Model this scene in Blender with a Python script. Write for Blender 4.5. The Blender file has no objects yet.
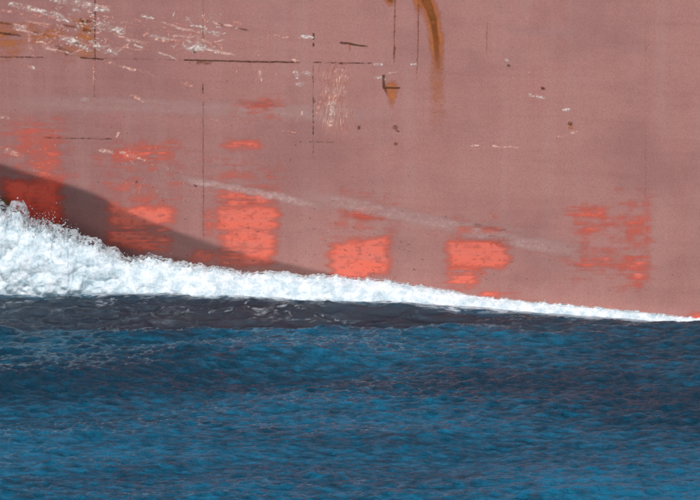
import bpy, math, random
import numpy as np
from mathutils import Vector

random.seed(7)
rng = np.random.default_rng(11)
scene = bpy.context.scene
col = scene.collection

# ------------------------------------------------------------------ camera, sky, sun
EL = math.radians(12.0)                 # camera looks down by this angle
DIST = 150.0
PXM = 40.0                             # photo pixels per metre at the hull
TARGET = np.array([0.0, 0.0, 1.41])
FWD = np.array([0.0, math.cos(EL), -math.sin(EL)])
UPV = np.array([0.0, math.sin(EL), math.cos(EL)])
CAM = TARGET - FWD * DIST
cd = bpy.data.cameras.new('camera')
cam = bpy.data.objects.new('camera', cd)
col.objects.link(cam)
cam.location = CAM
cam.rotation_euler = (math.radians(90) - EL, 0, 0)
cd.sensor_width = 36.0
cd.lens = 36.0 * DIST / (700.0 / PXM)
cd.clip_start = 1.0
cd.clip_end = 12000.0
scene.camera = cam

SUN_AZ = math.radians(25)              # towards the bow, behind the camera
SUN_EL = math.radians(58)
w = bpy.data.worlds.new('World'); scene.world = w; w.use_nodes = True
nt = w.node_tree; nt.nodes.clear()
sky = nt.nodes.new('ShaderNodeTexSky'); sky.sky_type = 'NISHITA'; sky.sun_disc = False
sky.sun_elevation = SUN_EL; sky.sun_rotation = math.pi + SUN_AZ
sky.air_density = 1.0; sky.dust_density = 1.4; sky.ozone_density = 1.0
bg = nt.nodes.new('ShaderNodeBackground'); bg.inputs['Strength'].default_value = 0.15
wo = nt.nodes.new('ShaderNodeOutputWorld')
nt.links.new(sky.outputs[0], bg.inputs[0]); nt.links.new(bg.outputs[0], wo.inputs[0])

sd = bpy.data.lights.new('sun', 'SUN'); sd.energy = 2.0; sd.angle = math.radians(0.5); sd.color = (1.0, 0.965, 0.92)
so = bpy.data.objects.new('sun', sd); col.objects.link(so)
to_sun = Vector((-math.sin(SUN_AZ) * math.cos(SUN_EL), -math.cos(SUN_AZ) * math.cos(SUN_EL), math.sin(SUN_EL)))
so.rotation_euler = to_sun.to_track_quat('Z', 'Y').to_euler()
so.location = to_sun * 60

scene.view_settings.view_transform = 'Standard'
scene.view_settings.look = 'None'
scene.view_settings.gamma = 1.0
scene.view_settings.exposure = 0.46
scene.view_settings.use_curve_mapping = False

# ------------------------------------------------------------------ numpy noise
_perm = np.random.default_rng(3).permutation(4096).astype(np.int64)
_val = np.random.default_rng(4).random(4096).astype(np.float32)
def _h(ix, iy, iz):
    return _perm[(_perm[(_perm[ix & 4095] + iy) & 4095] + iz) & 4095]
def vnoise(x, y, z=0.0):
    """smooth value noise, 0..1"""
    x, y, z = np.broadcast_arrays(np.asarray(x, np.float64), np.asarray(y, np.float64), np.asarray(z, np.float64))
    ix = np.floor(x).astype(np.int64); iy = np.floor(y).astype(np.int64); iz = np.floor(z).astype(np.int64)
    fx, fy, fz = x - ix, y - iy, z - iz
    fx = fx * fx * fx * (fx * (fx * 6 - 15) + 10); fy = fy * fy * fy * (fy * (fy * 6 - 15) + 10); fz = fz * fz * (3 - 2 * fz)
    r = 0
    for a in (0, 1):
        for b in (0, 1):
            for c in (0, 1):
                wgt = (fx if a else 1 - fx) * (fy if b else 1 - fy) * (fz if c else 1 - fz)
                r = r + wgt * _val[_h(ix + a, iy + b, iz + c)]
    return r
def fbm(x, y, z=0.0, o=4):
    r = 0; a = 0.5; t = 0
    for i in range(o):
        r = r + a * vnoise(np.asarray(x) * 2 ** i + 17 * i, np.asarray(y) * 2 ** i + 5 * i, np.asarray(z) * 2 ** i)
        t += a; a *= 0.5
    return r / t
def worley(x, y, z):
    ix = np.floor(x).astype(np.int64); iy = np.floor(y).astype(np.int64); iz = np.floor(z).astype(np.int64)
    best = np.full(x.shape, 9.0)
    for a in (-1, 0, 1):
        for b in (-1, 0, 1):
            for c in (-1, 0, 1):
                h = _h(ix + a, iy + b, iz + c)
                px = ix + a + _val[h]; py = iy + b + _val[(h + 911) & 4095]; pz = iz + c + _val[(h + 2203) & 4095]
                best = np.minimum(best, (px - x) ** 2 + (py - y) ** 2 + (pz - z) ** 2)
    return np.sqrt(best)
def sstep(a, b, x):
    t = np.clip((x - a) / (b - a), 0, 1)
    return t * t * (3 - 2 * t)

# ------------------------------------------------------------------ shape of the hull
def px_at(X):
    return 350.0 + np.asarray(X) * PXM
def side(X):
    """plan view of the near side above the shading tuck"""
    X = np.asarray(X, float)
    b = np.maximum(0, -X - 9.0)
    return -0.17 * X + 0.0058 * np.maximum(0, 2 - X) ** 2 + 0.03 * b * b
KX = np.array([-900, -300, -60, 0, 30, 57, 86, 104, 114, 140, 180, 215, 250, 300, 360, 460], float)
KY = np.array([60, 95, 146, 164, 174, 182, 190.5, 199, 207, 217.5, 233, 245, 256.5, 267, 280, 300], float)
def shade_edge_z(X):
    """height of the shadow edge; the side is tucked in below it to shade itself"""
    X = np.asarray(X, float)
    py = np.interp(px_at(X), KX, KY)
    return TARGET[2] + ((250 - py) / PXM - side(X) * math.sin(EL)) / math.cos(EL)
SHADE_TUCK = 0.68  # inward slope added below the edge to put the lower fore side in shade
def hull_y(X, Z):
    k = shade_edge_z(X) - Z
    s = 0.028
    soft = np.where(k > 4 * s, k, s * np.log1p(np.exp(np.clip(k / s, -40, 40))))
    flare = -0.010 * np.maximum(0, Z - 3.0) ** 1.5 * np.clip((-np.asarray(X) - 2) / 10, 0, 2.5)
    fade = np.clip((5.0 - np.asarray(X)) / 2.5, 0, 1)
    return side(X) + SHADE_TUCK * np.minimum(soft, 2.2) * fade + flare
def ray(px, py):
    px = np.asarray(px, float); py = np.asarray(py, float)
    d = FWD[None, :] * DIST + np.stack([(px - 350) / PXM, 0 * px, 0 * px], -1) + ((250 - py) / PXM)[..., None] * UPV
    return d
def on_hull(px, py, off=0.0):
    """point of the hull surface seen at a photo pixel"""
    px, py = np.broadcast_arrays(np.asarray(px, float), np.asarray(py, float))
    sh = px.shape
    d = ray(px.ravel(), py.ravel())
    y = np.zeros(d.shape[0])
    for _ in range(14):
        t = (y - CAM[1]) / d[:, 1]
        X = CAM[0] + d[:, 0] * t; Z = CAM[2] + d[:, 2] * t
        y = 0.4 * y + 0.6 * hull_y(X, Z)
    e = 0.01
    dx = (hull_y(X + e, Z) - hull_y(X - e, Z)) / (2 * e); dz = (hull_y(X, Z + e) - hull_y(X, Z - e)) / (2 * e)
    n = np.stack([dx, -np.ones_like(dx), dz], -1); n /= np.linalg.norm(n, axis=1)[:, None]
    P = np.stack([X, hull_y(X, Z), Z], -1) + n * off
    return P.reshape(sh + (3,))
def z_of(py, y):
    """height of the point at depth y seen at photo row py (centre column)"""
    py = np.asarray(py, float)
    d = ray(np.full(py.shape, 350.0), py)
    return CAM[2] + d[:, 2] * (y - CAM[1]) / d[:, 1]

# ------------------------------------------------------------------ materials
def new_mat(name):
    m = bpy.data.materials.new(name); m.use_nodes = True
    m.node_tree.nodes.clear()
    return m, m.node_tree
def N(t, kind, **kw):
    n = t.nodes.new(kind)
    for k, v in kw.items():
        if k.startswith('i_'):
            n.inputs[k[2:].replace('_', ' ')].default_value = v
        else:
            setattr(n, k, v)
    return n
def L(t, a, b): t.links.new(a, b)
def mathn(t, op, a, b=None, clamp=False):
    n = N(t, 'ShaderNodeMath', operation=op); n.use_clamp = clamp
    for i, v in enumerate((a, b)):
        if v is None: continue
        if isinstance(v, (int, float)): n.inputs[i].default_value = v
        else: L(t, v, n.inputs[i])
    return n.outputs[0]
def noise(t, vec, scale, detail=3, rough=0.55):
    n = N(t, 'ShaderNodeTexNoise'); n.inputs['Scale'].default_value = scale
    n.inputs['Detail'].default_value = detail; n.inputs['Roughness'].default_value = rough
    L(t, vec, n.inputs['Vector']); return n.outputs['Fac']
def mapping(t, vec, scale, loc=(0, 0, 0), rot=(0, 0, 0)):
    n = N(t, 'ShaderNodeMapping'); n.inputs['Scale'].default_value = scale; n.inputs['Location'].default_value = loc
    n.inputs['Rotation'].default_value = rot
    L(t, vec, n.inputs['Vector']); return n.outputs[0]
def mixc(t, fac, a, b, mode='MIX'):
    n = N(t, 'ShaderNodeMix', data_type='RGBA', blend_type=mode)
    for s, v in ((n.inputs['Factor'], fac), (n.inputs['A'], a), (n.inputs['B'], b)):
        pass
    fi, ai, bi = n.inputs[0], n.inputs[6], n.inputs[7]
    for s, v in ((fi, fac), (ai, a), (bi, b)):
        if isinstance(v, (int, float)): s.default_value = v
        elif isinstance(v, tuple): s.default_value = v + (1,) if len(v) == 3 else v
        else: L(t, v, s)
    return n.outputs[2]
def ramp(t, fac, lo, hi):
    n = N(t, 'ShaderNodeMapRange'); n.interpolation_type = 'SMOOTHSTEP'
    n.inputs['From Min'].default_value = lo; n.inputs['From Max'].default_value = hi
    L(t, fac, n.inputs['Value']); return n.outputs['Result']

PAINT_A = (0.440, 0.190, 0.150)
PAINT_B = (0.335, 0.138, 0.114)
def build_paint_group():
    g = bpy.data.node_groups.new('hull_paint', 'ShaderNodeTree')
    g.interface.new_socket('Color', in_out='OUTPUT', socket_type='NodeSocketColor')
    g.interface.new_socket('Height', in_out='OUTPUT', socket_type='NodeSocketFloat')
    out = g.nodes.new('NodeGroupOutput')
    pos = N(g, 'ShaderNodeNewGeometry').outputs['Position']
    # large faded areas
    big = noise(g, mapping(g, pos, (0.10, 0.1, 0.16), (3.1, 0, 1.7)), 1.0, 3, 0.5)
    sep = N(g, 'ShaderNodeSeparateXYZ'); L(g, pos, sep.inputs[0])
    # paint gets paler towards midships (+x)
    grad = ramp(g, sep.outputs['X'], -11.0, 4.0)
    f = mathn(g, 'ADD', mathn(g, 'MULTIPLY', big, 0.7), mathn(g, 'MULTIPLY', grad, 0.55))
    f = ramp(g, f, 0.25, 0.95)
    c = mixc(g, f, PAINT_B, PAINT_A)
    # vertical run-down streaks
    vst = noise(g, mapping(g, pos, (2.2, 1.0, 0.10)), 1.0, 4, 0.6)
    c = mixc(g, mathn(g, 'MULTIPLY', ramp(g, vst, 0.42, 0.7), 0.34), c, (0.46, 0.245, 0.20))
    # horizontal drag marks, tilted as the water runs along the side
    hst = noise(g, mapping(g, pos, (0.16, 1.0, 5.5), rot=(0, math.radians(4), 0)), 1.0, 5, 0.65)
    c = mixc(g, mathn(g, 'MULTIPLY', ramp(g, hst, 0.42, 0.7), 0.26), c, (0.45, 0.215, 0.178))
    hs2 = noise(g, mapping(g, pos, (0.35, 1.0, 6.0), (5, 0, 3)), 1.0, 4, 0.65)
    c = mixc(g, mathn(g, 'MULTIPLY', ramp(g, hs2, 0.46, 0.78), 0.22), c, (0.29, 0.113, 0.098))
    # red undercoat glow in blotches
    bl = noise(g, mapping(g, pos, (0.55, 1, 0.9), (9, 0, 2)), 1.0, 4, 0.6)
    c = mixc(g, mathn(g, 'MULTIPLY', ramp(g, bl, 0.50, 0.80), 0.25), c, (0.48, 0.165, 0.135))
    # plate-to-plate tone
    bl2 = noise(g, mapping(g, pos, (0.35, 1, 0.45), (2, 0, 7), (0, .5, 0)), 1.0, 5, 0.62)
    c = mixc(g, mathn(g, 'MULTIPLY', ramp(g, bl2, 0.42, 0.70), 0.55), c, (0.305, 0.130, 0.110))
    # speckle
    sp = noise(g, pos, 26.0, 3, 0.7)
    c = mixc(g, 0.42, c, mixc(g, ramp(g, sp, 0.25, 0.75), (0.36, 0.36, 0.36), (0.64, 0.64, 0.64)), 'OVERLAY')
    sp2 = noise(g, pos, 75.0, 1, 0.5)
    c = mixc(g, 0.30, c, mixc(g, ramp(g, sp2, 0.25, 0.75), (0.33, 0.34, 0.36), (0.67, 0.66, 0.64)), 'OVERLAY')
    L(g, c, out.inputs['Color'])
    hsum = mathn(g, 'ADD', mathn(g, 'MULTIPLY', noise(g, mapping(g, pos, (0.9, 1, 0.9)), 1.0, 2), 1.0),
                 mathn(g, 'MULTIPLY', sp, 0.05))
    L(g, hsum, out.inputs['Height'])
    return g
PAINT = build_paint_group()

def hull_mat(name, colour=None, colour2=None, rough=0.62, streak=(0.7, 7.0), gain=1.0):
    """hull paint; with a colour, a coat over it whose cover is the mesh attribute 'cover'"""
    m, t = new_mat(name)
    gn = N(t, 'ShaderNodeGroup'); gn.node_tree = PAINT
    c = gn.outputs['Color']
    if colour is not None:
        pos = N(t, 'ShaderNodeNewGeometry').outputs['Position']
        st = noise(t, mapping(t, pos, (streak[0], 1, streak[1])), 1.0, 5, 0.65)
        top = mixc(t, ramp(t, st, 0.3, 0.7), colour, colour2)
        fine = noise(t, pos, 45.0, 2, 0.6)
        top = mixc(t, 0.35, top, mixc(t, fine, (0.3, 0.3, 0.3), (0.7, 0.7, 0.7)), 'OVERLAY')
        at = N(t, 'ShaderNodeAttribute', attribute_name='cover')
        c = top
        cover = mathn(t, 'MULTIPLY', at.outputs['Fac'], gain, True)
    b = N(t, 'ShaderNodeBsdfPrincipled')
    b.inputs['Roughness'].default_value = rough
    b.inputs['Specular IOR Level'].default_value = 0.3
    bm = N(t, 'ShaderNodeBump'); bm.inputs['Strength'].default_value = 0.5; bm.inputs['Distance'].default_value = 0.02
    L(t, gn.outputs['Height'], bm.inputs['Height']); L(t, bm.outputs[0], b.inputs['Normal'])
    L(t, c, b.inputs['Base Color'])
    o = N(t, 'ShaderNodeOutputMaterial')
    if colour is None:
        L(t, b.outputs[0], o.inputs[0])
    else:                                # a worn coat: what lies under it shows where the cover is thin
        tr = N(t, 'ShaderNodeBsdfTransparent'); mx = N(t, 'ShaderNodeMixShader')
        L(t, cover, mx.inputs[0]); L(t, tr.outputs[0], mx.inputs[1]); L(t, b.outputs[0], mx.inputs[2]); L(t, mx.outputs[0], o.inputs[0])
    return m
M_HULL = hull_mat('faded_red_hull_paint')
M_ORANGE = hull_mat('orange_red_undercoat', (0.84, 0.150, 0.085), (0.72, 0.175, 0.120))
M_RED = hull_mat('red_undercoat', (0.88, 0.090, 0.048), (0.80, 0.12, 0.070))
M_RUST = hull_mat('brown_rust', (0.17, 0.048, 0.011), (0.31, 0.088, 0.020), 0.9)
M_RUSTDARK = hull_mat('dark_rust', (0.085, 0.030, 0.015), (0.155, 0.054, 0.022), 0.9)
M_RUSTPALE = hull_mat('ochre_rust_stain', (0.62, 0.195, 0.045), (0.50, 0.140, 0.042), 0.85)
M_WHITE = hull_mat('bare_white_scrape', (0.86, 0.72, 0.61), (0.78, 0.54, 0.43), 0.5)
M_PINK = hull_mat('pale_pink_scrape', (0.74, 0.35, 0.27), (0.62, 0.24, 0.17), 0.55)
M_PEACH = hull_mat('peach_scrape', (0.86, 0.53, 0.42), (0.78, 0.35, 0.25), 0.55)
M_SALT = hull_mat('salt_water_line', (0.64, 0.385, 0.325), (0.56, 0.31, 0.26), 0.7)
M_ALGAE = hull_mat('olive_weed_stain', (0.20, 0.155, 0.055), (0.30, 0.17, 0.08), 0.9)

# ------------------------------------------------------------------ mesh helpers
def mesh_obj(name, verts, faces, mat, parent=None, smooth=True, attr=None):
    me = bpy.data.meshes.new(name)
    verts = np.asarray(verts, np.float32); faces = np.asarray(faces, np.int32)
    k = faces.shape[1]
    me.vertices.add(len(verts)); me.vertices.foreach_set('co', verts.ravel())
    me.loops.add(faces.size); me.loops.foreach_set('vertex_index', faces.ravel())
    me.polygons.add(len(faces))
    me.polygons.foreach_set('loop_start', np.arange(0, faces.size, k, dtype=np.int32))
    me.polygons.foreach_set('use_smooth', np.full(len(faces), smooth))
    me.update(calc_edges=True); me.validate()
    for an, av in (attr or {}).items():
        a = me.attributes.new(an, 'FLOAT', 'POINT'); a.data.foreach_set('value', np.asarray(av, np.float32).ravel())
    me.materials.append(mat)
    o = bpy.data.objects.new(name, me); col.objects.link(o)
    if parent is not None:
        o.parent = parent
        o.matrix_parent_inverse = parent.matrix_world.inverted()
    return o
def grid_faces(nu, nv):
    i = np.arange(nu - 1)[:, None] * nv + np.arange(nv - 1)[None, :]
    i = i.ravel()
    return np.stack([i, i + nv, i + nv + 1, i + 1], -1)
def tag(o, label=None, cat=None, kind=None, group=None):
    if label: o['label'] = label
    if cat: o['category'] = cat
    if kind: o['kind'] = kind
    if group: o['group'] = group

# ------------------------------------------------------------------ bow wave shape shared by sea and foam
TX = np.array([-420, -300, -200, -120, -60, 0, 40, 80, 130, 180, 250, 300, 350, 400, 450, 500, 550, 600, 650, 700, 760, 860, 1000], float)
TY = np.array([262, 238, 212, 204, 208, 221, 234, 248, 264, 270, 277, 278, 280, 285, 294, 302, 308, 313, 318, 323, 329, 335, 341], float)
BY = np.array([285, 288, 290, 291, 292, 292.5, 292.5, 292, 292, 292, 293, 294, 295, 297, 302, 306.5, 310.5, 314.5, 319, 323.5, 329, 335.5, 341.5], float)
DD = np.array([1.1, 1.15, 1.15, 1.1, 1.1, 1.05, 1.02, 1.0, .97, .94, .9, .85, .8, .74, .68, .6, .52, .44, .36, .28, .2, .14, .06], float)
XMIN, XMAX = -19.0, 16.0
def bw(X):
    p = px_at(X)
    d = np.interp(p, TX, DD); T = np.interp(p, TX, TY); B = np.interp(p, TX, BY)
    ys = side(np.clip(X, XMIN, XMAX))
    zf = z_of(B, ys - d); zc = z_of(T, ys - 0.38 * d)
    return d, zf, np.maximum(zc, zf + 0.03)

# ------------------------------------------------------------------ sea
def build_sea():
    xd = np.arange(-12.5, 12.5001, 0.026)
    g = 0.03 * np.cumsum(1.16 ** np.arange(1, 67)); g = g[g < 5000]
    xs = np.concatenate([xd[0] - g[::-1], xd, xd[-1] + g])
    yd = np.arange(-27.0, 4.0, 0.042)
    gy = 0.045 * np.cumsum(1.17 ** np.arange(1, 64)); gy = gy[gy < 5000]
    ys = np.concatenate([yd[0] - gy[::-1], yd, yd[-1] + gy])
    Xg, Yg = np.meshgrid(xs.astype(np.float64), ys, indexing='ij')
    X = Xg.ravel(); Y = Yg.ravel()
    dense = sstep(0, 1, 1 - np.maximum(np.maximum(np.abs(X) - 13, 0) / 9, np.maximum(np.maximum(-27 - Y, Y - 4), 0) / 9))
    far = sstep(0, 1, 1 - np.maximum(np.abs(X) - 60, 0) / 120) * sstep(0, 1, 1 - np.maximum(np.abs(Y) - 60, 0) / 120)
    dist = side(np.clip(X, XMIN, XMAX)) - Y                 # metres out from the ship's side
    # a low swell crest runs along the ship; inside it the wash has flattened the chop
    yc = -2.35 - 0.6 * sstep(-4.0, 1.5, X) + 0.22 * np.sin(X * 0.62 + 0.9) + 0.10 * np.sin(X * 1.9 + 2)
    yc = yc + 0.5 * (fbm(X * .8, 0 * X, 9.1, 4) - .5)
    lee = sstep(0.9, -0.7, Y - yc + 1.6 * (fbm(X * 0.7, Y * 1.6, 2.0, 4) - .5))
    lee = np.maximum(lee, 0.75 * sstep(4.5, 10.0, X + 2.0 * (fbm(X * .4, Y * .9, 6.0) - .5)))
    gust = 0.55 + 0.9 * fbm(X * 0.09 + 40, Y * 0.20, 3.3, 3)
    Z = np.zeros(X.shape, np.float32); DX = np.zeros(X.shape, np.float32); DY = np.zeros(X.shape, np.float32)
    Xf = X.astype(np.float32); Yf_ = Y.astype(np.float32)
    e_s = (dense * (0.16 + 0.84 * lee) * gust).astype(np.float32); e_m = (dense * (0.30 + 0.70 * lee) * gust).astype(np.float32)
    e_l = ((0.2 * far + 0.8 * dense) * (0.30 + 0.70 * lee)).astype(np.float32)
    r = np.random.default_rng(21)
    lam = np.concatenate([np.exp(r.uniform(math.log(0.17), math.log(0.5), 55)), np.exp(r.uniform(math.log(0.5), math.log(1.5), 55)),
                          np.exp(r.uniform(math.log(1.5), math.log(9.0), 26))])
    for l in lam:
        ang = r.normal(math.radians(-80), math.radians(40 if l < .6 else (30 if l < 2 else 18)))
        k = 2 * math.pi / l
        slope = 0.050 if l < 0.5 else (0.022 if l < 1.5 else 0.028)
        a = np.float32(slope / k)
        ph = (Xf * np.float32(math.cos(ang) * k) + Yf_ * np.float32(math.sin(ang) * k)) + np.float32(r.uniform(0, 6.28))
        env = a * (e_s if l < 1.5 else (e_m if l < 2.5 else e_l))
        Z += env * np.cos(ph)
        env = env * np.sin(ph) * np.float32(-0.45)
        DX += env * np.float32(math.cos(ang)); DY += env * np.float32(math.sin(ang))
    # the bow wave: water heaped up by the foam, falling to the flattened wash, then the low crest
    d, zf, zc = bw(np.clip(X, XMIN, XMAX))
    inx = sstep(-21, -16, X) * sstep(18, 12, X)
    zf0 = zf - 0.07
    along = sstep(7.5, 1.0, X)
    span = np.maximum(side(np.clip(X, XMIN, XMAX)) - d - yc - 0.5, 0.6)
    u = np.clip((dist - d) / span, 0, 1)
    face = zf0 * (1 - u) ** 1.2 - 0.11 * span * along * u * sstep(0, .6, u) * sstep(-.5, .3, Y - yc)
    crest = (0.06 + 0.2 * fbm(X * .45, 0 * X + 2, 4, 3)) * along * np.exp(-((Y - yc) / 0.45) ** 2) - 0.07 * along * np.exp(-((Y - yc + 1.3) / 0.9) ** 2)
    bz = np.where(dist < d, zf0, face) * inx * sstep(-6, -2, dist) + crest * inx
    Z = Z + bz
    # drawn-out ripples on the face
    nearm = (1 - lee) * inx * sstep(0.0, 0.4, dist - d)
    Z = Z + nearm * 0.26 * (fbm(X * 0.55 + 0.25 * Y, (Y + .12 * X) * 1.8, 1.0, 4) - .5)
    Z = Z + nearm * 0.20 * (fbm(X * 1.8, (Y + .1 * X) * 4.5, 5.0, 4) - .5)
    # lacy foam left on that face
    lace = np.abs(fbm(X * .9 + 7, (Y + .12 * X) * 3.0, 2.0, 4) - .5)
    foam = .4 * nearm * (1 - sstep(0.0, 0.04, lace)) * sstep(.42, .6, fbm(X * .5, Y * 1.2, 8.0, 3)) * sstep(2.4, .2, dist - d) * sstep(8, 0, X)
    fr = fbm(X * 1.6, Y * 3, 4.4, 4)
    foam = np.maximum(foam, 0.85 * inx * (1 - sstep(0.0, 0.30, dist - d - 0.45 * np.clip(fr - .45, 0, 1))) * (dist > d - .3) * sstep(.35, .55, fbm(X * 5, Y * 9, 1.4, 3) + .15 * (dist < d + .08)))
    clear = inx * np.maximum((1 - lee) * sstep(9.0, 3.0, X), .8 * sstep(2.2, .6, dist + 1.2 * (fbm(X * .6, Y, 3.0) - .5))) * sstep(.05, .5, dist - d)
    # reflected sky put into the base colour: paler at the bow and farther out
    sky_refl = 1.3 * (fbm(X * .11 + 3, Y * .26 + 1, 7.7, 4) - .5) + .16 * sstep(-2, -9, X) * sstep(-9, -4, Y) + .24 * sstep(-12, -15.5, Y) - .14 * sstep(-6, -8, Y) * sstep(-14, -11, Y) * sstep(-6, 0, X)
    V = np.stack([X + DX, Y + DY, Z], -1)
    o = mesh_obj('sea', V, grid_faces(len(xs), len(ys)), sea_material(), attr={'foam': foam, 'lee': 1 - (1 - lee) * inx, 'clear': clear, 'sky_reflection': sky_refl})
    tag(o, 'dark blue rippled sea in front of the hull', 'sea', 'structure')
    return o
def sea_material():
    m, t = new_mat('deep_blue_sea_water')
    pos = N(t, 'ShaderNodeNewGeometry').outputs['Position']
    b = N(t, 'ShaderNodeBsdfPrincipled')
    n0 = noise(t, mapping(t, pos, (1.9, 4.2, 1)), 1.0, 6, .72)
    sky_fac = N(t, 'ShaderNodeAttribute', attribute_name='sky_reflection').outputs['Fac']
    sky_mix = ramp(t, mathn(t, 'ADD', mathn(t, 'MULTIPLY', mathn(t, 'SUBTRACT', n0, .5), 2.3), sky_fac), -.34, .80)
    c = mixc(t, sky_mix, (0.0004, 0.025, 0.043), (0.0050, 0.122, 0.200))  # light and dark dashes of reflected sky mixed into the water colour
    cw = N(t, 'ShaderNodeAttribute', attribute_name='clear').outputs['Fac']
    c = mixc(t, mathn(t, 'MULTIPLY', cw, .8), c, (0.002, 0.010, 0.018))       # little depth below it to scatter blue light back
    fo = N(t, 'ShaderNodeAttribute', attribute_name='foam').outputs['Fac']
    fn = noise(t, mapping(t, pos, (2.5, 20, 14)), 1.0, 4, .7)
    ff = mathn(t, 'MULTIPLY', fo, ramp(t, fn, 0.35, 0.62), True)
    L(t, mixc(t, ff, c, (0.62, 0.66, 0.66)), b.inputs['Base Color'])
    b.inputs['IOR'].default_value = 1.333
    L(t, mathn(t, 'ADD', mathn(t, 'MULTIPLY', cw, 0.7), 0.26), b.inputs['Specular IOR Level'])
    rr = mathn(t, 'ADD', mathn(t, 'MULTIPLY', ff, 0.5), 0.08)
    L(t, rr, b.inputs['Roughness'])
    le = N(t, 'ShaderNodeAttribute', attribute_name='lee').outputs['Fac']
    r1 = noise(t, mapping(t, pos, (3.2, 4.6, 1), rot=(0, 0, 0.25)), 1.0, 4, 0.6)
    r3 = noise(t, mapping(t, pos, (26.0, 30.0, 1), rot=(0, 0, .5)), 1.0, 3, 0.6)
    r2 = noise(t, mapping(t, pos, (9.0, 12.0, 1), rot=(0, 0, -0.3)), 1.0, 4, 0.62)
    h = mathn(t, 'ADD', mathn(t, 'MULTIPLY', r1, 0.9), mathn(t, 'ADD', mathn(t, 'MULTIPLY', r2, 0.75), mathn(t, 'MULTIPLY', r3, 0.25)))
    h = mathn(t, 'MULTIPLY', h, mathn(t, 'ADD', mathn(t, 'MULTIPLY', le, 0.35), 0.65))
    bm = N(t, 'ShaderNodeBump'); bm.inputs['Strength'].default_value = 1.0; bm.inputs['Distance'].default_value = 0.11
    L(t, h, bm.inputs['Height']); L(t, bm.outputs[0], b.inputs['Normal'])
    # the clear, flattened water along the side lets the red plating below the surface show through
    tr = N(t, 'ShaderNodeBsdfTransparent'); tr.inputs[0].default_value = (1.0, .80, .84, 1)
    cl = mathn(t, 'MULTIPLY', N(t, 'ShaderNodeAttribute', attribute_name='clear').outputs['Fac'], mathn(t, 'SUBTRACT', 1.0, ff))
    mx = N(t, 'ShaderNodeMixShader'); L(t, mathn(t, 'MULTIPLY', cl, 0.18), mx.inputs[0]); L(t, b.outputs[0], mx.inputs[1]); L(t, tr.outputs[0], mx.inputs[2])
    o = N(t, 'ShaderNodeOutputMaterial'); L(t, mx.outputs[0], o.inputs[0])
    return m
build_sea()

# ------------------------------------------------------------------ the ship
ship = bpy.data.objects.new('ship', None); col.objects.link(ship)
ship.location = (2.0, 12.0, -2.4)
tag(ship, 'steel ship side in faded dull red paint with orange patches, scrapes and rust', 'ship')
bpy.context.view_layer.update()

PITCH = 110.0 / PXM
SEAM0 = (95 - 350) / PXM
SEAMS = [SEAM0 + PITCH * i for i in range(-6, 15)]           # upright butts
def seam_z(py, X0=-1.0):
    y = float(side(X0)); return float(z_of(np.array([float(py)]), y)[0])
ZS1, ZS2 = seam_z(62), seam_z(139)
DZ = ZS1 - ZS2
ZL = [-2.4, ZS2 - 2 * DZ + 0.0, ZS2 - DZ, ZS2, ZS1, ZS1 + DZ]
ZL = sorted(z for z in ZL if z >= -2.4)
def centre(X): return -0.17 * np.asarray(X) + 13.0
def clampy(X, Y): return np.minimum(Y, centre(X) - 0.02)
GAP = 0.002
plates = {}
for i in range(len(SEAMS) - 1):
    for j in range(len(ZL) - 1):
        x0, x1, z0, z1 = SEAMS[i] + GAP, SEAMS[i + 1] - GAP, ZL[j] + GAP, ZL[j + 1] - GAP
        kz = shade_edge_z(np.linspace(x0, x1, 12))
        fine = (kz.max() > z0 - .2) and (kz.min() < z1 + .2) and x0 < 5 and x1 > -12
        if fine: us = np.linspace(x0, x1, 56); vs = np.linspace(z0, z1, max(6, int((z1 - z0) / 0.022)))
        else: us = np.linspace(x0, x1, 10); vs = np.linspace(z0, z1, 8)
        U, V = np.meshgrid(us, vs, indexing='ij')
        Yp = clampy(U, hull_y(U, V))
        # slight dishing of each plate between its welds
        a = (U - x0) / (x1 - x0); bq = (V - z0) / (z1 - z0)
        P = np.stack([U, Yp, V], -1).reshape(-1, 3)
        nu, nv = len(us), len(vs)
        F = grid_faces(nu, nv)
        idx = np.arange(nu * nv).reshape(nu, nv)
        loop = np.concatenate([idx[:, 0], idx[-1, 1:], idx[-2::-1, -1], idx[0, -2:0:-1]])
        nb = len(loop); q = np.arange(nb) + len(P)
        back = np.concatenate([P[loop], P[loop] + np.array([0, 0.014, 0])])      # rim kept apart so its shading stays its own
        R = np.stack([q, np.roll(q, -1), np.roll(q, -1) + nb, q + nb], -1)[:, ::-1]
        # front faces look towards -y
        o = mesh_obj('hull_plate', np.concatenate([P, back]), np.concatenate([F, R]), M_HULL, ship)
        plates[(i, j)] = o
def plate_at(X, Z):
    i = int(np.clip(np.searchsorted(SEAMS, X) - 1, 0, len(SEAMS) - 2)); j = int(np.clip(np.searchsorted(ZL, Z) - 1, 0, len(ZL) - 2))
    return plates[(i, j)]
# welds: low beads lying in the joints
def bead(pts, half, axis, name='weld_seam'):
    """pts (n,3) along the joint; a flat-topped bead recessed just behind the plate faces"""
    n = len(pts)
    off = np.array([half, 0, 0]) if axis == 'v' else np.array([0, 0, half])
    def sit(q, dy):
        q = q.copy(); q[:, 1] = clampy(q[:, 0], hull_y(q[:, 0], q[:, 2])) + dy
        return q
    A, B, C = sit(pts - off, .004), sit(pts, -.0012 if axis == 'v' else .0008), sit(pts + off, .004)
    V = np.stack([A, B, C], 1).reshape(-1, 3)
    return mesh_obj(name, V, grid_faces(n, 3), M_HULL, ship)
M_RUSTWELD = hull_mat('weld_bead_paint', (0.20, 0.085, 0.07), (0.26, 0.11, 0.09), 0.8, gain=1.0)
for X in SEAMS[1:-1]:
    zz = np.linspace(ZL[0], ZL[-1], 420); xx = np.full_like(zz, X)
    bead(np.stack([xx, clampy(xx, hull_y(xx, zz)), zz], -1), 0.02, 'v')
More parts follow.
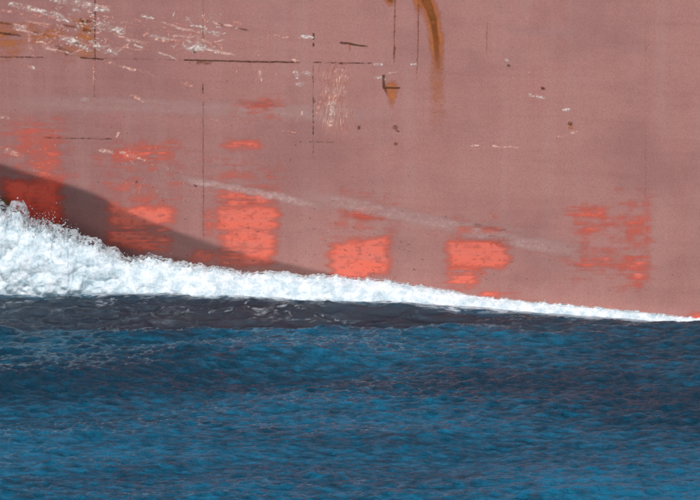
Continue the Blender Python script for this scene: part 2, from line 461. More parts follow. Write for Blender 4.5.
for Z in ZL[1:-1]:
    xx = np.linspace(SEAMS[0], SEAMS[-1], 500); zz = np.full_like(xx, Z)
    bead(np.stack([xx, clampy(xx, hull_y(xx, zz)), zz], -1), 0.02, 'h')
# far side, deck and closing end, seen only from elsewhere
xs = np.linspace(SEAMS[0], SEAMS[-1], 60); zs = np.linspace(ZL[0], ZL[-1], 8)
U, V = np.meshgrid(xs, zs, indexing='ij')
Yn = clampy(U, hull_y(U, V)); Yf = 2 * centre(U) - Yn
mesh_obj('far_side_plating', np.stack([U, Yf, V], -1).reshape(-1, 3), grid_faces(60, 8)[:, ::-1], M_HULL, ship)
dk = np.stack([np.stack([xs, Yn[:, -1] + .02, np.full(60, ZL[-1] - .15)], -1), np.stack([xs, Yf[:, -1] - .02, np.full(60, ZL[-1] - .15)], -1)], 1).reshape(-1, 3)
mesh_obj('deck', dk, grid_faces(60, 2)[:, ::-1], M_HULL, ship)
for e, s in ((0, 1), (-1, -1)):
    Q = np.stack([np.stack([U[e], Yn[e] + .01, V[e]], -1), np.stack([U[e], Yf[e] - .01, V[e]], -1)], 1).reshape(-1, 3)
    mesh_obj('end_bulkhead', Q, grid_faces(8, 2)[:, ::s], M_HULL, ship)

# ------------------------------------------------------------------ marks on the hull: thin coats, each following the plating
COATN = [0]
def coat(name, box, fn, mat, off=0.004, step=0.75, thr=0.05, label=None, kind=None, parent=None):
    x0, y0, x1, y1 = box
    us = np.arange(x0, x1 + step, step); vs = np.arange(y0, y1 + step, step)
    Uq, Vq = np.meshgrid(us, vs, indexing='ij')
    mk = np.clip(fn(Uq, Vq), 0, 1)
    F = grid_faces(len(us), len(vs))
    fm = mk.ravel()[F].max(1)
    F = F[fm > thr]
    if len(F) == 0: return None
    used = np.unique(F)
    remap = -np.ones(Uq.size, np.int64); remap[used] = np.arange(len(used))
    P = on_hull(Uq.ravel()[used], Vq.ravel()[used], 0.0006 + off * .12 + (COATN[0] % 6) * 6e-5)
    COATN[0] += 1
    if parent is None:
        c = P.mean(0); parent = plate_at(c[0], c[2])
    o = mesh_obj(name, P, remap[F][:, ::-1], mat, parent, attr={'cover': mk.ravel()[used]})
    if label: o['label'] = label
    if kind: o['kind'] = kind
    return o
def brush(x, y, seed, fx=22.0, fy=2.6):
    """fibrous horizontal streakiness, -0.5..0.5"""
    return fbm(x / fx + seed * 7.3, y / fy + seed * 3.1, seed, 4) - 0.5
def boxes(rects, seed, soft=8.0, rag=11.0, vrag=5.0):
    """union of ragged brushed rectangles (x0,y0,x1,y1,strength[,slope])"""
    def fn(x, y):
        m = np.zeros_like(x)
        for k, rct in enumerate(rects):
            x0, y0, x1, y1, a = rct[:5]; sl = rct[5] if len(rct) > 5 else 0.0
            yy = y - sl * (x - x0)
            ex = rag * 2 * brush(x, y, seed + k * .37, 40, 4.5)
            ey = vrag * 2 * (fbm(x / 14 + seed, y / 9, seed + k, 3) - .5)
            dx = np.minimum(x - x0, x1 - x) + ex; dy = np.minimum(yy - y0, y1 - yy) + ey
            v = sstep(-soft * .7, soft * 1.1, dx) * sstep(-soft * .5, soft * .6, dy)
            st = brush(x, y, seed + 3 + k, 30, 2.0)
            s2 = fbm(x / 9 + seed, y / 7 + k, seed + 6, 3) - .5
            v = v * np.clip(a + (1.9 if a < .9 else 1.0) * st * min(1, a + .3) + 1.0 * s2 + (.16 if a > .9 else 0), 0, 1)
            # chips
            ch = fbm(x / 4.0 + seed, y / 2.6, seed + 9, 3)
            v = v * (1 - 0.28 * sstep(.60, .78, ch))
            m = np.maximum(m, v)
        return m
    return fn
def patch(rects, seed, mat=None, pad=14, **kw):
    bx = (min(r[0] for r in rects) - pad, min(r[1] for r in rects) - pad * .6, max(r[2] for r in rects) + pad,
          max(r[3] + max(0, (r[5] if len(r) > 5 else 0) * (r[2] - r[0])) for r in rects) + pad * .6)
    return coat('paint_patch', bx, boxes(rects, seed, **kw), mat or M_ORANGE)
patch([(2, 178, 61, 240, 1.0)], 1.0, M_RED, rag=5)
patch([(18, 130, 60, 152, .30), (26, 150, 62, 167, .55), (33, 164, 59, 184, .5)], 2.0)
patch([(110, 146, 176, 161, .42), (132, 184, 152, 202, .28)], 3.0)
patch([(108, 207, 174, 226, .98), (106, 224, 172, 248, .72, .05)], 4.0, rag=7)
patch([(224, 140, 264, 149, .85)], 5.0, rag=7, vrag=2)
patch([(246, 100, 274, 112, .42)], 6.0)
patch([(218, 190, 274, 264, .62), (222, 187, 270, 199, .92, .1), (216, 200, 270, 207, .55), (214, 207, 278, 231, 1.0), (204, 209, 214, 236, .5),
       (222, 229, 276, 250, .95), (236, 248, 273, 266, .95), (192, 250, 240, 266, .40)], 7.0, rag=7, vrag=3)
patch([(348, 208, 387, 218, .68)], 8.0, vrag=2.5)
patch([(329, 243, 391, 282, .95, -.13)], 9.0, rag=6, vrag=4)
patch([(447, 240, 508, 269, .95)], 10.0, rag=7, vrag=3)
patch([(456, 226, 500, 232, .45)], 11.0, vrag=2)
patch([(450, 266, 479, 289, .66), (478, 290, 516, 298, .45)], 12.0, vrag=3)
patch([(572, 208, 611, 217, .78)], 13.0, vrag=2.5)
patch([(576, 223, 612, 240, .24), (574, 248, 613, 272, .30)], 14.0)
patch([(624, 216, 649, 240, .32), (622, 257, 649, 268, .78), (628, 266, 648, 281, .8), (628, 280, 642, 289, .75), (645.5, 198, 648.5, 282, .6)], 15.0, rag=4, vrag=2.5)
patch([(689, 312, 722, 322, .85)], 16.0, rag=4, vrag=2)
for q, hz in enumerate([(8, 120, 66, 182, .20), (98, 138, 182, 206, .12), (206, 160, 284, 208, .10), (332, 188, 398, 236, .08), (440, 218, 512, 242, .06),
                        (562, 198, 618, 278, .04), (612, 192, 652, 292, .06), (238, 92, 284, 120, .08)]):
    patch([hz], 30.0 + q, soft=18, rag=20, vrag=10).name = 'paint_haze'          # thin wiped-on undercoat round the patches
# brown-olive stain by the crest
coat('weed_stain', (-60, 185, 16, 235), lambda x, y: .85 * sstep(16, 4, x + 8 * brush(x, y, 5, 9, 5)) * sstep(196, 203, y + 6 * brush(x, y, 8, 9, 6)), M_ALGAE, off=.007)

# rust
def poly_mask(pts, w0, w1, fade=(0, 0), jit=0.8, seed=1.0, a=1.0, rough=.5):
    pts = np.array(pts, float)
    def fn(x, y):
        x = x + jit * 2 * (fbm(x / 6 + seed, y / 6, seed) - .5); y = y + jit * 2 * (fbm(x / 6 + 9, y / 6 + seed, seed) - .5)
        best = np.full(x.shape, 1e9); tt = np.zeros(x.shape)
        seg = np.hypot(*(pts[1:] - pts[:-1]).T); cum = np.concatenate([[0], np.cumsum(seg)]); tot = cum[-1]
        for i in range(len(pts) - 1):
            d = pts[i + 1] - pts[i]; l2 = (d ** 2).sum() + 1e-9
            t = np.clip(((x - pts[i, 0]) * d[0] + (y - pts[i, 1]) * d[1]) / l2, 0, 1)
            ds = np.hypot(x - pts[i, 0] - t * d[0], y - pts[i, 1] - t * d[1])
            tt = np.where(ds < best, (cum[i] + t * seg[i]) / tot, tt); best = np.minimum(best, ds)
        wd = w0 + (w1 - w0) * tt
        v = a * sstep(wd * 1.25, wd * .35, best)
        if fade[1] > 0: v = v * sstep(1.0, 1 - fade[1], tt)
        if fade[0] > 0: v = v * sstep(0.0, fade[0], tt)
        rg = fbm(x / 3.4 + seed * 3, y / 2.0, seed, 3); rf = fbm(x / 1.5 + seed, y / 1.2 + seed * 5, seed + 4, 2)
        return v * (1 - rough * sstep(.40, .58, rg)) * (1 - rough * .8 * sstep(.42, .66, rf))
    return fn
def stroke(name, pts, w, mat, off=.010, w1=None, fade=(0, 0), a=1.0, jit=.8, rough=.5, step=.5, label=None):
    p = np.array(pts, float); pad = max(w, w1 or 0) * 1.3 + 2
    sd_ = float(p.sum() % 37) * .31
    return coat(name, (p[:, 0].min() - pad, p[:, 1].min() - pad, p[:, 0].max() + pad, p[:, 1].max() + pad),
                poly_mask(pts, w, w if w1 is None else w1, fade, jit, sd_, a, rough), mat, off, step, .06, label)
ST = [(419, -30), (426, 0), (430, 10), (433, 20), (436, 39), (438, 66), (438.5, 80)]
stroke('rust_stain', ST, 10, M_RUSTPALE, .005, 6.5, (0, .35), .95, 2.5, .2, .7)
stroke('rust_streak', ST, 5.6, M_RUST, .008, 2.0, (0, .5), .95, 1.2, .15, .5, 'thick brown rust streak running down the hull')
stroke('rust_stain', [(437, 50), (437, 150)], 7, M_RUSTPALE, .0045, 10, (.2, .7), .42, 2, .5, .8)
stroke('rust_streak', [(416, -20), (418, 8), (420, 20)], 9, M_RUSTPALE, .007, 2.5, (0, .5), .9, 1.2, .3)
stroke('rust_streak', [(418.5, 5), (418, 50), (416, 92)], 1.0, M_RUST, .008, .6, (0, .5), .6, .6, .5)
stroke('rust_streak', [(386, -8), (390, 0), (394, 3)], 4.5, M_RUST, .007, 2.5, (0, .3), .9, 1.2, .3)
stroke('rust_stain', [(388, -6), (391, 9)], 6, M_RUSTPALE, .0055, 3, (0, .5), .7, 1.2, .3)
stroke('rust_streak', [(395, 0), (394.5, 30), (394, 70)], 1.0, M_RUST, .008, .7, (0, .4), .7, .5, .5)
stroke('rust_streak', [(394.5, 46), (394, 66)], 1.6, M_RUST, .009, .8, (.1, .6), .7, .5, .4)
stroke('rust_streak', [(487, 18), (486.5, 66)], .8, M_RUST, .008, .5, (.2, .5), .35, .4, .5)
stroke('rust_mark', [(383.5, 76), (384, 88)], 1.7, M_RUSTDARK, .012, 1.2, (0, 0), .9, .5, .3)
stroke('rust_mark', [(386, 88), (399.5, 88)], 1.1, M_RUSTDARK, .012, 1.0, (0, 0), .95, .3, .2)
stroke('rust_stain', [(392, 88), (391, 112)], 7, M_RUSTPALE, .006, 2, (0, .7), .95, 1.5, .4)
stroke('rust_stain', [(384, 84), (388, 98)], 2, M_RUST, .007, 1, (0, .5), .7, 1, .5)
stroke('rust_mark', [(341, 42.5), (356, 45), (370, 47)], 1.2, M_RUSTDARK, .012, .8, (0, .2), .9, .5, .25)
stroke('rust_streak', [(350, 44), (350, 53)], 1.2, M_RUSTPALE, .008, .6, (0, .5), .8)
stroke('rust_mark', [(219, 24), (234, 27.5), (250, 31)], 1.1, M_RUSTDARK, .012, .7, (0, .2), .8, .5, .3)
# rusted lengths of the welds
def seam_run(x0, x1, py0, py1, w, a, rough, mat=None):
    w = w * .8
    stroke('seam_rust', [(x0, py0), (x1, py1)], w, mat or M_RUSTDARK, .009, w, (.02, .02), a, .5, rough)
seam_run(183, 250, 60, 61.7, 1.1, .95, .3); seam_run(248, 300, 61.7, 62.5, 1.15, .95, .3)
seam_run(313, 322, 62.5, 62.6, 1.0, .9, .4); seam_run(324, 372, 62.6, 63.4, .9, .8, .75)
stroke('rust_stain', [(196, 62), (214, 63)], 2.6, M_RUST, .006, 2, (.1, .3), .5, 1, .5)
seam_run(95, 95, -8, 62, 1.0, .75, .5); seam_run(94.6, 94.3, 62, 100, .7, .5, .8)
seam_run(203, 203, 26, 44, 1.1, .85, .4); seam_run(203, 203, 84, 94, 1.0, .8, .5); seam_run(203.2, 203.5, 100, 240, .8, .42, .5)
seam_run(203, 203, -5, 26, .6, .3, .7)
seam_run(313.5, 313.5, 33, 40, 1.4, .9, .3); seam_run(313.4, 313.4, 43, 47, 1.1, .9, .3)
seam_run(313.2, 313.2, 64, 136, .8, .7, .8); seam_run(313.2, 313.4, 136, 160, .6, .5, .8)
seam_run(44, 112, 137.6, 139, .9, .75, .75); seam_run(292, 334, 141.5, 142.5, .8, .65, .85)
seam_run(0, 44, 57, 57.5, 1.0, .8, .75); seam_run(80, 104, 57.5, 59.5, 1.2, .9, .4); seam_run(104, 182, 58.5, 60, .6, .4, .8)
seam_run(423.3, 423.3, 90, 150, .5, .18, .7); seam_run(533.5, 533.5, 60, 140, .5, .14, .7); seam_run(645.5, 645.5, 20, 200, .5, .22, .7)
# smears at the top left
patch([(-30, 22, 28, 36, .50), (-30, 36, 22, 56, .34), (20, 29, 64, 47, .36), (52, 43, 78, 57, .42), (77, 18, 95, 55, .45)], 21.0, M_RUSTPALE, vrag=9, rag=16, soft=14).name = 'rust_smear'
stroke('rust_mark', [(-20, 22), (0, 23), (20, 25)], 1.6, M_RUST, .010, 1.0, (0, .3), .8)
stroke('rust_mark', [(-20, 32.5), (5, 33.5), (24, 36)], 1.5, M_RUSTDARK, .010, 1.2, (0, .2), .8)
stroke('rust_mark', [(28, 31), (52, 37)], 1.4, M_RUST, .010, 1.2, (.1, .2), .8)
stroke('rust_mark', [(62, 25), (78, 28)], 1.2, M_RUST, .010, 1.0, (.1, .2), .7)
stroke('rust_mark', [(79, 20), (92, 22)], 2.2, M_RUSTDARK, .010, 1.4, (.1, .2), .75)
stroke('rust_mark', [(82, 30), (92, 31)], 2.4, M_RUST, .010, 1.6, (.1, .2), .7)
stroke('rust_mark', [(54, 46), (74, 55)], 2.2, M_RUST, .010, 2.2, (.1, .2), .7)
stroke('rust_mark', [(64, 50), (68, 56)], 2.6, M_RUSTDARK, .011, 1.6, (.1, .2), .7)
stroke('rust_mark', [(74, 42), (80, 45)], 2.0, M_RUSTDARK, .012, 1.6, (.1, .2), .8)
for (x, y, s, m) in ((508.5, 66.5, 1.3, M_RUSTDARK), (543, 88.5, 1.4, M_RUSTDARK), (570, 123.5, 2.0, M_RUST), (570.5, 128, 1.6, M_RUSTPALE),
                     (395, 127.5, 1.6, M_RUSTDARK), (359, 127.5, 1.4, M_RUSTDARK), (398, 131, 1.0, M_RUST), (313.5, 101, 1.2, M_RUSTDARK),
                     (396, 144, 1.4, M_RUST), (194, 51, 1.6, M_RUSTDARK), (136, 182, 1.4, M_RUSTDARK), (195, 186, 1.2, M_RUSTDARK)):
    stroke('rust_spot', [(x - .4, y), (x + .6, y + .3)], s * 1.2, m, .012, s * 1.2, (0, 0), .95, 1.6, .55)

# scrapes down to bare metal and primer
def scrape(pts, w, mat, **kw):
    kw.setdefault('rough', .84); kw.setdefault('jit', 1.7); w = w * 1.5; kw.setdefault('off', .014)
    return stroke('scrape', pts, w, mat, **kw)
for pts, w, m in [
    ([(11, 4.5), (36, 10), (62, 16)], 1.9, M_WHITE), ([(52, 0), (76, 3), (95, 6.5)], 2.2, M_WHITE), ([(97, 8), (107, 11)], 2.0, M_WHITE),
    ([(-10, 8), (20, 13), (60, 20)], 1.5, M_PINK), ([(98, 25), (110, 28), (122, 32)], 2.6, M_WHITE), ([(62, 37), (72, 40), (86, 47)], 2.2, M_WHITE),
    ([(96, 45), (104, 49), (114, 52)], 2.8, M_WHITE), ([(142, 15.5), (153, 18)], 1.3, M_WHITE), ([(162, 18), (168, 19)], .9, M_PINK),
    ([(104, 61), (126, 68), (154, 75)], 1.1, M_PEACH), ([(130, 96.5), (136, 98), (144, 101)], 1.3, M_PEACH),
    ([(76, 52), (84, 49), (90, 43)], 1.0, M_PINK), ([(62, 26), (56, 33), (54, 40)], 1.0, M_PINK), ([(55, 38), (44, 46)], 1.0, M_PINK),
    ([(28, 28), (30, 42), (31, 48)], 1.3, M_PINK), ([(20, 27), (26, 27)], 1.3, M_WHITE), ([(97, 33), (102, 34)], 1.0, M_PINK),
    ([(140, 21.5), (131, 20), (126, 24), (125, 30), (131, 35)], .9, M_PINK), ([(117, 52), (125, 47), (129, 41), (126, 40)], 1.0, M_PEACH),
    ([(105, 43), (108, 37)], .8, M_PINK), ([(156, 26), (168, 28)], .9, M_PINK), ([(158, 27), (154, 36), (168, 38)], .9, M_PINK),
    ([(168, 30), (170, 42), (171, 53)], 1.0, M_PINK), ([(148, 33), (143, 36), (150, 37)], .9, M_PINK), ([(152, 39), (166, 41), (180, 43)], 1.2, M_PEACH),
    ([(148, 50), (150, 45)], .8, M_PINK), ([(187, 44), (194, 47), (202, 46)], 3.4, M_WHITE), ([(190, 49.5), (201, 48)], 2.2, M_WHITE),
    ([(205, 31.5), (218, 34)], 1.7, M_WHITE), ([(176, 28), (186, 29)], .9, M_WHITE), ([(190, 34), (202, 36.5)], 1.6, M_PINK),
    ([(204, 14), (205, 28)], .9, M_PINK), ([(200, 27), (206, 29)], 1.0, M_WHITE), ([(209, 41), (220, 45), (225, 55)], 1.1, M_PINK),
    ([(214, 51), (218, 52)], 1.2, M_WHITE), ([(214, 42), (222, 41)], .8, M_PEACH), ([(170, 41), (184, 43)], .9, M_PINK),
    ([(232, 21), (241, 24)], .7, M_PINK), ([(260, 32.5), (280, 36)], .7, M_PINK), ([(282, 37), (300, 39)], .6, M_PINK),
    ([(302, 36), (308, 37), (312, 38)], 1.4, M_WHITE), ([(294, 60), (300, 63)], 1.2, M_PEACH), ([(184, 82), (191, 85.5)], 1.8, M_PINK),
    ([(295, 72), (298, 78)], 1.5, M_WHITE), ([(304, 73), (310, 74)], 1.4, M_WHITE), ([(297, 84), (302, 84)], 1.5, M_WHITE),
    ([(262, 66), (260, 74), (252, 86)], .9, M_PINK), ([(260, 70), (262, 80)], .9, M_PEACH), ([(240, 66), (234, 76)], .8, M_PINK), ([(284, 84), (289, 76)], .9, M_PINK),
    ([(276, 70), (277, 78)], .8, M_PINK), ([(204, 117.5), (220, 120)], .9, M_PEACH), ([(302, 112), (297, 122)], 1.2, M_PEACH),
    ([(-10, 147), (6, 150), (22, 156)], 1.9, M_PEACH), ([(100, 149.5), (112, 153)], 1.4, M_PEACH), ([(120, 152), (134, 157), (147, 161)], 1.3, M_PEACH),
    ([(336, 70), (335, 98), (331, 124)], 1.5, M_PEACH), ([(342, 70), (338, 90)], 1.2, M_PEACH), ([(328, 72), (322, 96)], .9, M_PINK),
    ([(346, 82), (342, 104)], .8, M_PINK), ([(349, 108), (346, 118)], .8, M_PEACH), ([(326, 96), (320, 110)], .8, M_PINK), ([(334, 100), (331, 118)], 1.1, M_WHITE),
    ([(374, 78), (384, 78.5)], 1.2, M_WHITE), ([(390, 73.5), (397, 73)], 1.0, M_PEACH), ([(375, 64), (382, 64.5)], 1.0, M_WHITE), ([(411, 64.5), (416, 64.5)], .9, M_WHITE),
    ([(341, 63), (347, 63.4)], .9, M_RUSTDARK), ([(472, 145.5), (480, 146)], .8, M_PEACH), ([(492, 146.5), (518, 147.5)], .8, M_PEACH),
    ([(564, 110), (569, 110.5)], 1.2, M_WHITE), ([(571, 132), (577, 131)], 1.5, M_PEACH), ([(560, 136), (562, 136.5)], 1.3, M_PEACH), ([(557, 140.5), (560, 140)], 1.0, M_PINK),
    ([(507, 61), (509, 62)], 1.3, M_WHITE), ([(527, 72), (530, 72.5)], 1.0, M_PINK), ([(530, 95), (533, 95.5)], 1.3, M_WHITE), ([(537.5, 97), (543, 98)], 1.6, M_WHITE),
    ([(94, 60), (94, 100)], .7, M_PINK), ([(82, 99), (87, 100)], 1.2, M_WHITE), ([(0, 116), (3, 117)], 1.6, M_PEACH), ([(8, 117), (10, 118)], 1.2, M_PEACH),
    ([(31, 67), (34, 67.5)], 1.2, M_WHITE), ([(22, 64), (48, 73)], .7, M_PINK), ([(118, 133), (116.5, 138)], 1.1, M_PEACH), ([(283, 130), (300, 134)], .7, M_PINK)]:
    scrape(pts, w, m)

rs = np.random.default_rng(77)
for q in range(34):                       # long glancing scrapes left by fenders and quaysides
    x = rs.uniform(-5, 215); y = rs.uniform(3, 54) if x < 120 else rs.uniform(20, 56)
    ln = rs.uniform(10, 38); sl = rs.normal(.22, .10)
    scrape([(x, y), (x + ln * .5, y + ln * .5 * sl + rs.normal(0, .8)), (x + ln, y + ln * sl)], rs.uniform(.55, 1.1), (M_PEACH, M_PINK, M_PEACH, M_WHITE)[q % 4], rough=.62, fade=(.15, .3))
for q in range(12):
    x = rs.uniform(320, 350); y = rs.uniform(66, 100); ln = rs.uniform(14, 34)
    scrape([(x, y), (x - ln * .07, y + ln * .5), (x - ln * .16, y + ln)], rs.uniform(.6, 1.1), (M_PINK, M_PEACH)[q % 2], rough=.6, fade=(.15, .3))
# dense scratch clusters and small chips: too fine to pick apart, one coat each
def cluster(name, box, n, ang, ln, wd, mat, seed, off=.013, label=None, shape=None):
    r = np.random.default_rng(seed)
    x0, y0, x1, y1 = box
    Vt, Ft = [], []
    for _ in range(n):
        for _t in range(20):
            cx, cy = r.uniform(x0, x1), r.uniform(y0, y1)
            if shape is None or r.random() < shape(cx, cy): break
        a = math.radians(r.normal(ang[0], ang[1])); l = r.uniform(*ln) * .5; ww = r.uniform(*wd) * .5
        c, s = math.cos(a), math.sin(a); bend = r.normal(0, .12) * l
        ns = 5
        for k in range(ns):
            t = -1 + 2 * k / (ns - 1)
            wk = ww * (1 - .75 * t * t) * r.uniform(.6, 1.2)
            mx, my = cx + c * l * t - s * bend * (1 - t * t), cy + s * l * t + c * bend * (1 - t * t)
            Vt += [(mx - s * wk, my + c * wk), (mx + s * wk, my - c * wk)]
        b = len(Vt) - 2 * ns
        Ft += [(b + 2 * k, b + 2 * k + 1, b + 2 * k + 3, b + 2 * k + 2) for k in range(ns - 1)]
    COATN[0] += 1; Vt = np.array(Vt); P = on_hull(Vt[:, 0], Vt[:, 1], 0.0006 + off * .12 + (COATN[0] % 6) * 6e-5)
    cov = np.repeat(r.uniform(.4, 1.0, n)[:, None] * r.uniform(.15, 1.0, (n, 5)), 2, axis=1).ravel()
    c = P.mean(0)
    o = mesh_obj(name, P, np.array(Ft), mat, plate_at(c[0], c[2]), attr={'cover': cov})
    o['kind'] = 'stuff'
    if label: o['label'] = label
    return o
cluster('fine_scratches', (316, 64, 354, 136), 150, (98, 9), (6, 26), (.5, 1.3), M_PINK, 1, shape=lambda x, y: 1 - abs(x - 336) / 24)
cluster('fine_scratches', (322, 70, 346, 126), 60, (98, 6), (6, 22), (.6, 1.5), M_PEACH, 2)
cluster('fine_scratches', (232, 38, 272, 58), 70, (40, 70), (3, 9), (.6, 1.3), M_PINK, 3)
cluster('fine_scratches', (230, 66, 292, 88), 18, (105, 18), (5, 14), (.4, .9), M_PINK, 4)
cluster('fine_scratches', (98, 18, 212, 56), 150, (20, 60), (2, 10), (.6, 1.5), M_PINK, 5)
cluster('fine_scratches', (2, 2, 118, 56), 130, (25, 40), (1.5, 8), (.6, 1.7), M_PINK, 6)
cluster('fine_scratches', (30, 28, 62, 50), 40, (70, 60), (3, 10), (.6, 1.3), M_PINK, 7)
cluster('fine_scratches', (55, 6, 110, 54), 90, (15, 30), (1.5, 6), (.8, 2.2), M_WHITE, 8)
cluster('fine_scratches', (170, 14, 225, 55), 50, (10, 40), (1.5, 6), (.8, 2.0), M_WHITE, 9)
cluster('fine_scratches', (118, 96, 200, 214), 46, (90, 40), (1.2, 4), (.7, 1.5), M_PINK, 10)
cluster('fine_scratches', (130, 160, 190, 215), 26, (80, 35), (1.5, 6), (.6, 1.3), M_PEACH, 11)
cluster('fine_scratches', (0, 60, 330, 140), 50, (60, 60), (1, 3.5), (.6, 1.3), M_PINK, 12)
cluster('fine_scratches', (28, 128, 62, 182), 20, (60, 60), (1, 4), (.6, 1.3), M_PEACH, 13)
cluster('paint_chips', (60, 175, 420, 300), 190, (10, 40), (1, 4.5), (.5, 1.3), M_RUSTWELD, 14, shape=lambda x, y: .25 + .75 * (y > 200 + (x - 60) * .12))
cluster('paint_chips', (300, 210, 700, 318), 80, (10, 40), (1, 3.5), (.5, 1.1), M_RUSTWELD, 15)
cluster('paint_chips', (-10, 60, 330, 200), 90, (0, 60), (.8, 2.6), (.5, 1.1), M_RUSTWELD, 16)
cluster('paint_chips', (100, 180, 330, 280), 110, (10, 50), (.8, 2.6), (.5, 1.2), M_ORANGE, 17)
cluster('paint_chips', (330, 0, 700, 200), 40, (0, 60), (.7, 1.8), (.5, 1.0), M_PINK, 18)
# pale salt lines where water has run along the side
for pts, wv, a in [([(-20, 103), (120, 105), (300, 112), (430, 118)], 5.5, .42), ([(168, 177), (230, 187), (275, 196), (345, 213)], 2.6, .75),
                   ([(280, 192), (345, 203), (430, 221), (520, 242), (640, 262)], 4.5, .6), ([(330, 205), (400, 214), (560, 236)], 2.0, .25),
                   ([(430, 214), (520, 236), (600, 248)], 5.0, .18), ([(110, 150), (330, 180)], 2.5, .12), ([(440, 240), (620, 280)], 4.0, .14),
                   ([(500, 30), (590, 34)], 3.0, .2), ([(600, 40), (700, 68)], 3.0, .14)]:
    stroke('salt_line', pts, wv * 1.7, M_SALT, .003, wv * 1.7, (.2, .3), a * 1.15, 2.5, .25, .9)

# ------------------------------------------------------------------ bow wave foam
def foam_material(name='white_sea_foam', alpha=None):
    m, t = new_mat(name)
    pos = N(t, 'ShaderNodeNewGeometry').outputs['Position']
    n1 = noise(t, pos, 4.0, 6, .7)
    c = mixc(t, ramp(t, n1, .34, .62), (0.42, 0.515, 0.525), (0.70, 0.725, 0.71))  # blue-grey mottling paints soft shading into the foam
    b = N(t, 'ShaderNodeBsdfPrincipled'); b.inputs['Roughness'].default_value = .55
    b.inputs['Specular IOR Level'].default_value = .25
    L(t, c, b.inputs['Base Color'])
    b.inputs['Subsurface Weight'].default_value = 0.45 if alpha is None else 0.0
    b.inputs['Subsurface Radius'].default_value = (.8, 1.0, 1.0); b.inputs['Subsurface Scale'].default_value = .10
    bm = N(t, 'ShaderNodeBump'); bm.inputs['Strength'].default_value = .6; bm.inputs['Distance'].default_value = .03
    L(t, noise(t, pos, 24.0, 4, .7), bm.inputs['Height']); L(t, bm.outputs[0], b.inputs['Normal'])
    o = N(t, 'ShaderNodeOutputMaterial')
    if alpha is None:
        L(t, b.outputs[0], o.inputs[0]); return m
    # thin froth and drops: part of the light goes straight through
    c = mixc(t, .5, c, (0.88, 0.89, 0.88)); L(t, c, b.inputs['Base Color'])
    tl = N(t, 'ShaderNodeBsdfTranslucent'); L(t, c, tl.inputs[0])
    m1 = N(t, 'ShaderNodeMixShader'); m1.inputs[0].default_value = .5; L(t, b.outputs[0], m1.inputs[1]); L(t, tl.outputs[0], m1.inputs[2])
    tr = N(t, 'ShaderNodeBsdfTransparent'); m2 = N(t, 'ShaderNodeMixShader')
    if alpha == 'lace':
        at = N(t, 'ShaderNodeAttribute', attribute_name='cover')
        nz = noise(t, pos, 11.0, 5, .7)
        a = mathn(t, 'MULTIPLY', ramp(t, mathn(t, 'ADD', nz, mathn(t, 'MULTIPLY', at.outputs['Fac'], .35)), .58, .80), .75, True)
        L(t, a, m2.inputs[0])
    else:
        m2.inputs[0].default_value = alpha
    L(t, tr.outputs[0], m2.inputs[1]); L(t, m1.outputs[0], m2.inputs[2]); L(t, m2.outputs[0], o.inputs[0])
    return m
M_FOAM = foam_material()
M_SPRAY = foam_material('white_spray_drops', .8)
M_VEIL = foam_material('thin_white_froth', 'lace')
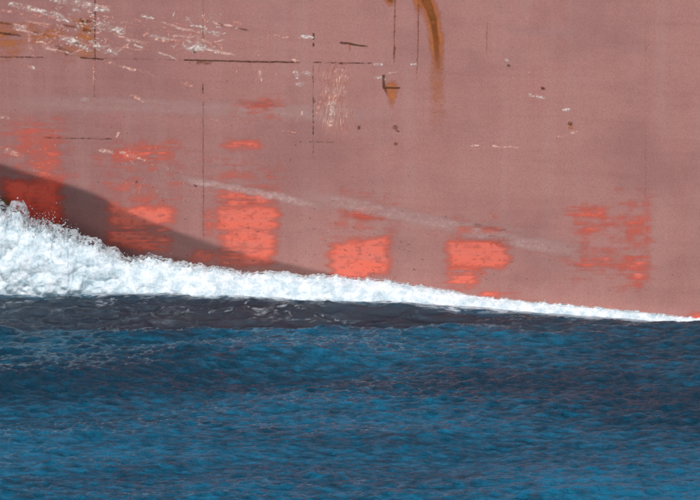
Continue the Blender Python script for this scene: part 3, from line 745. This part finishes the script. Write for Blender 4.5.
def build_foam():
    xs = np.arange(-16.5, 14.0, 0.017); nt_ = 150
    ts = np.linspace(0, 1, nt_)
    d, zf, zc = bw(xs)
    # wandering foot and crest
    d = d * (1 + .22 * (fbm(xs * 1.1, 0 * xs + 3, 1, 3) - .5) * 2) * sstep(-16.5, -14.5, xs)
    h0 = zc - zf
    # crest profile: broad lumps plus sharp tufts thrown up along the top
    lump = (fbm(xs * 1.6 + 4, 0 * xs, 7, 4) - .5)
    zc = zc + h0 * .34 * lump - 0.10 * np.clip(h0, .1, 1.0)
    # rows spread evenly along the section from the foot over the crest
    tt = np.linspace(0, 1, 600); aa = np.clip(tt / .64, 0, 1); bb = np.clip((tt - .64) / .36, 0, 1)
    pp = (1 - (1 - aa) ** 2.0) ** .75 - .45 * bb ** 2
    arc = np.concatenate([[0], np.cumsum(np.hypot(np.diff(tt) * .9, np.diff(pp) * 1.2))])
    ts = np.interp(np.linspace(0, arc[-1], nt_), arc, tt)
    U, Tt = np.meshgrid(xs, ts, indexing='ij')
    D = d[:, None]; ZF = zf[:, None] - .22; H = np.maximum(zc - zf, .02)[:, None] + .22
    a = np.clip(Tt / .64, 0, 1); bk = np.clip((Tt - .64) / .36, 0, 1)
    prof = (1 - (1 - a) ** 2.0) ** .75 - .45 * bk ** 2
    dist = D * (1 - Tt) - .12 * Tt
    X = U; Z = ZF + H * prof; Y = side(U) - dist + np.clip(shade_edge_z(U) - Z, 0, 1.0) * bk * .6
    P = np.stack([X, Y, Z], -1)
    # outward normal of the smooth body
    du = np.gradient(P, axis=0); dv = np.gradient(P, axis=1)
    nrm = np.cross(du, dv); nrm /= (np.linalg.norm(nrm, axis=-1, keepdims=True) + 1e-9)
    nrm *= np.sign(nrm[..., 2:3] * .5 - nrm[..., 1:2] + 1e-6)
    hs = np.clip(H / 1.1, .30, 1.15)
    def puff(s, seed):
        q = 1.0 / s
        wx = .35 * (vnoise(X * q * .8 + seed, Y * q * .8, Z * q * .8) - .5)
        f = worley((X * q + seed + wx).ravel(), (Y * q + wx).ravel(), (Z * q - wx).ravel()).reshape(X.shape)
        return np.sqrt(np.clip(1 - (f / 1.05) ** 2, 0, 1))
    disp = .24 * (puff(.62, 1) - .6) + .11 * (puff(.27, 5) - .6) + .040 * (puff(.12, 9) - .6) + .018 * (puff(.06, 13) - .6)
    disp = disp + .20 * (fbm(X * 1.3, Y * 1.3, Z * 1.6, 3) - .5)
    disp = disp * hs * sstep(-.02, .05, Tt)
    # torn crest
    cr = np.exp(-((Tt - .66) / .16) ** 2)
    tuft = np.clip(fbm(X * 9.0, Y * 8.0 + 11, Z * 5.0, 4) - .50, 0, 1) * 2.0
    up = cr * tuft ** 1.1 * hs * .30
    P = P + nrm * disp[..., None]
    P[..., 2] += up
    P[..., 1] -= up * .15
    # ragged foot
    P[..., 1] += -.30 * (fbm(X * 2.6, Y * 2.6 + 5, Z * 3.0, 4) - .5) * (1 - sstep(0, .3, Tt)) * hs
    V = P.reshape(-1, 3)
    # a loose outer layer of froth, blown off the body and torn into lace
    S = (slice(None, None, 2), slice(None, None, 2))
    lift = np.clip(H / .8, .03, 1)[:, :][:: 2] * (.03 + .16 * fbm(X * 1.7 + 3, Y * 1.7, Z * 1.7, 3) * hs * (.4 + 1.0 * cr))[S]
    Q = P[S] + nrm[S] * lift[..., None]; Q[..., 2] += (np.clip(H / .8, .03, 1) * cr * hs * .10 * fbm(X * 2.5, Y * 2.5, Z * 2.5, 2))[S]
    cov = (.15 + .85 * cr * fbm(X * 2.2, Y * 2.2, Z * 2.2 + 6, 3))[S]
    veil = (Q, cov)
    o = mesh_obj('bow_wave', V, grid_faces(len(xs), nt_), M_FOAM)
    tag(o, 'white foaming bow wave breaking along the waterline of the red hull', 'wave', 'stuff')
    v = mesh_obj('froth_veil', Q.reshape(-1, 3), grid_faces(Q.shape[0], Q.shape[1]), M_VEIL, o, attr={'cover': cov})
    v['kind'] = 'stuff'
    return o, P, nrm, ts, xs, zc - zf
foam, FP, FN, FT, FX, FH = build_foam()

ICO = None
def ico():
    p = (1 + 5 ** .5) / 2
    v = np.array([(-1, p, 0), (1, p, 0), (-1, -p, 0), (1, -p, 0), (0, -1, p), (0, 1, p), (0, -1, -p), (0, 1, -p), (p, 0, -1), (p, 0, 1), (-p, 0, -1), (-p, 0, 1)], float)
    v /= np.linalg.norm(v[0])
    f = np.array([(0, 11, 5), (0, 5, 1), (0, 1, 7), (0, 7, 10), (0, 10, 11), (1, 5, 9), (5, 11, 4), (11, 10, 2), (10, 7, 6), (7, 1, 8), (3, 9, 4), (3, 4, 2), (3, 2, 6), (3, 6, 8), (3, 8, 9), (4, 9, 5), (2, 4, 11), (6, 2, 10), (8, 6, 7), (9, 8, 1)])
    return v, f
def blobs(name, C, R, parent, stretch=None, mat=None):
    v, f = ico(); n = len(C)
    S = np.ones((n, 3)) if stretch is None else stretch
    ang = rng.uniform(0, 6.28, n); ca, sa = np.cos(ang), np.sin(ang)
    vv = v[None] * rng.uniform(.75, 1.25, (n, 12, 1))
    vv = np.stack([vv[..., 0] * ca[:, None] - vv[..., 1] * sa[:, None], vv[..., 0] * sa[:, None] + vv[..., 1] * ca[:, None], vv[..., 2]], -1)
    V = C[:, None, :] + vv * R[:, None, None] * S[:, None, :]
    F = f[None] + (np.arange(n) * 12)[:, None, None]
    o = mesh_obj(name, V.reshape(-1, 3), F.reshape(-1, 3), mat or M_SPRAY, parent)
    o['kind'] = 'stuff'
    return o
nX, nT = FP.shape[:2]
hx = np.clip(FH, .05, 2.0)
# spray thrown above the crest
n = 10000
wx = hx ** 1.3 * (.15 + np.clip(fbm(FX * 2.2, 0 * FX + 2, 9, 3) - .42, 0, 1) * 6); wx /= wx.sum()
ii = rng.choice(nX, n, p=wx); jj = np.searchsorted(FT, np.clip(rng.normal(.66, .10, n), .45, .9))
C = FP[ii, jj].copy()
hgt = rng.exponential(.08, n) * np.clip(hx[ii] / .8, .30, 1.3)
C[:, 2] += hgt; C[:, 0] += rng.normal(0, .03, n) + .3 * hgt; C[:, 1] -= rng.uniform(-.06, .04, n) * np.clip(hx[ii], .2, 1)
R = np.exp(rng.normal(math.log(.0080), .4, n)) * np.clip(hx[ii] / .8, .6, 1.1)
blobs('spray', C, R, foam, np.stack([np.ones(n), np.ones(n), rng.uniform(.8, 1.7, n)], -1))
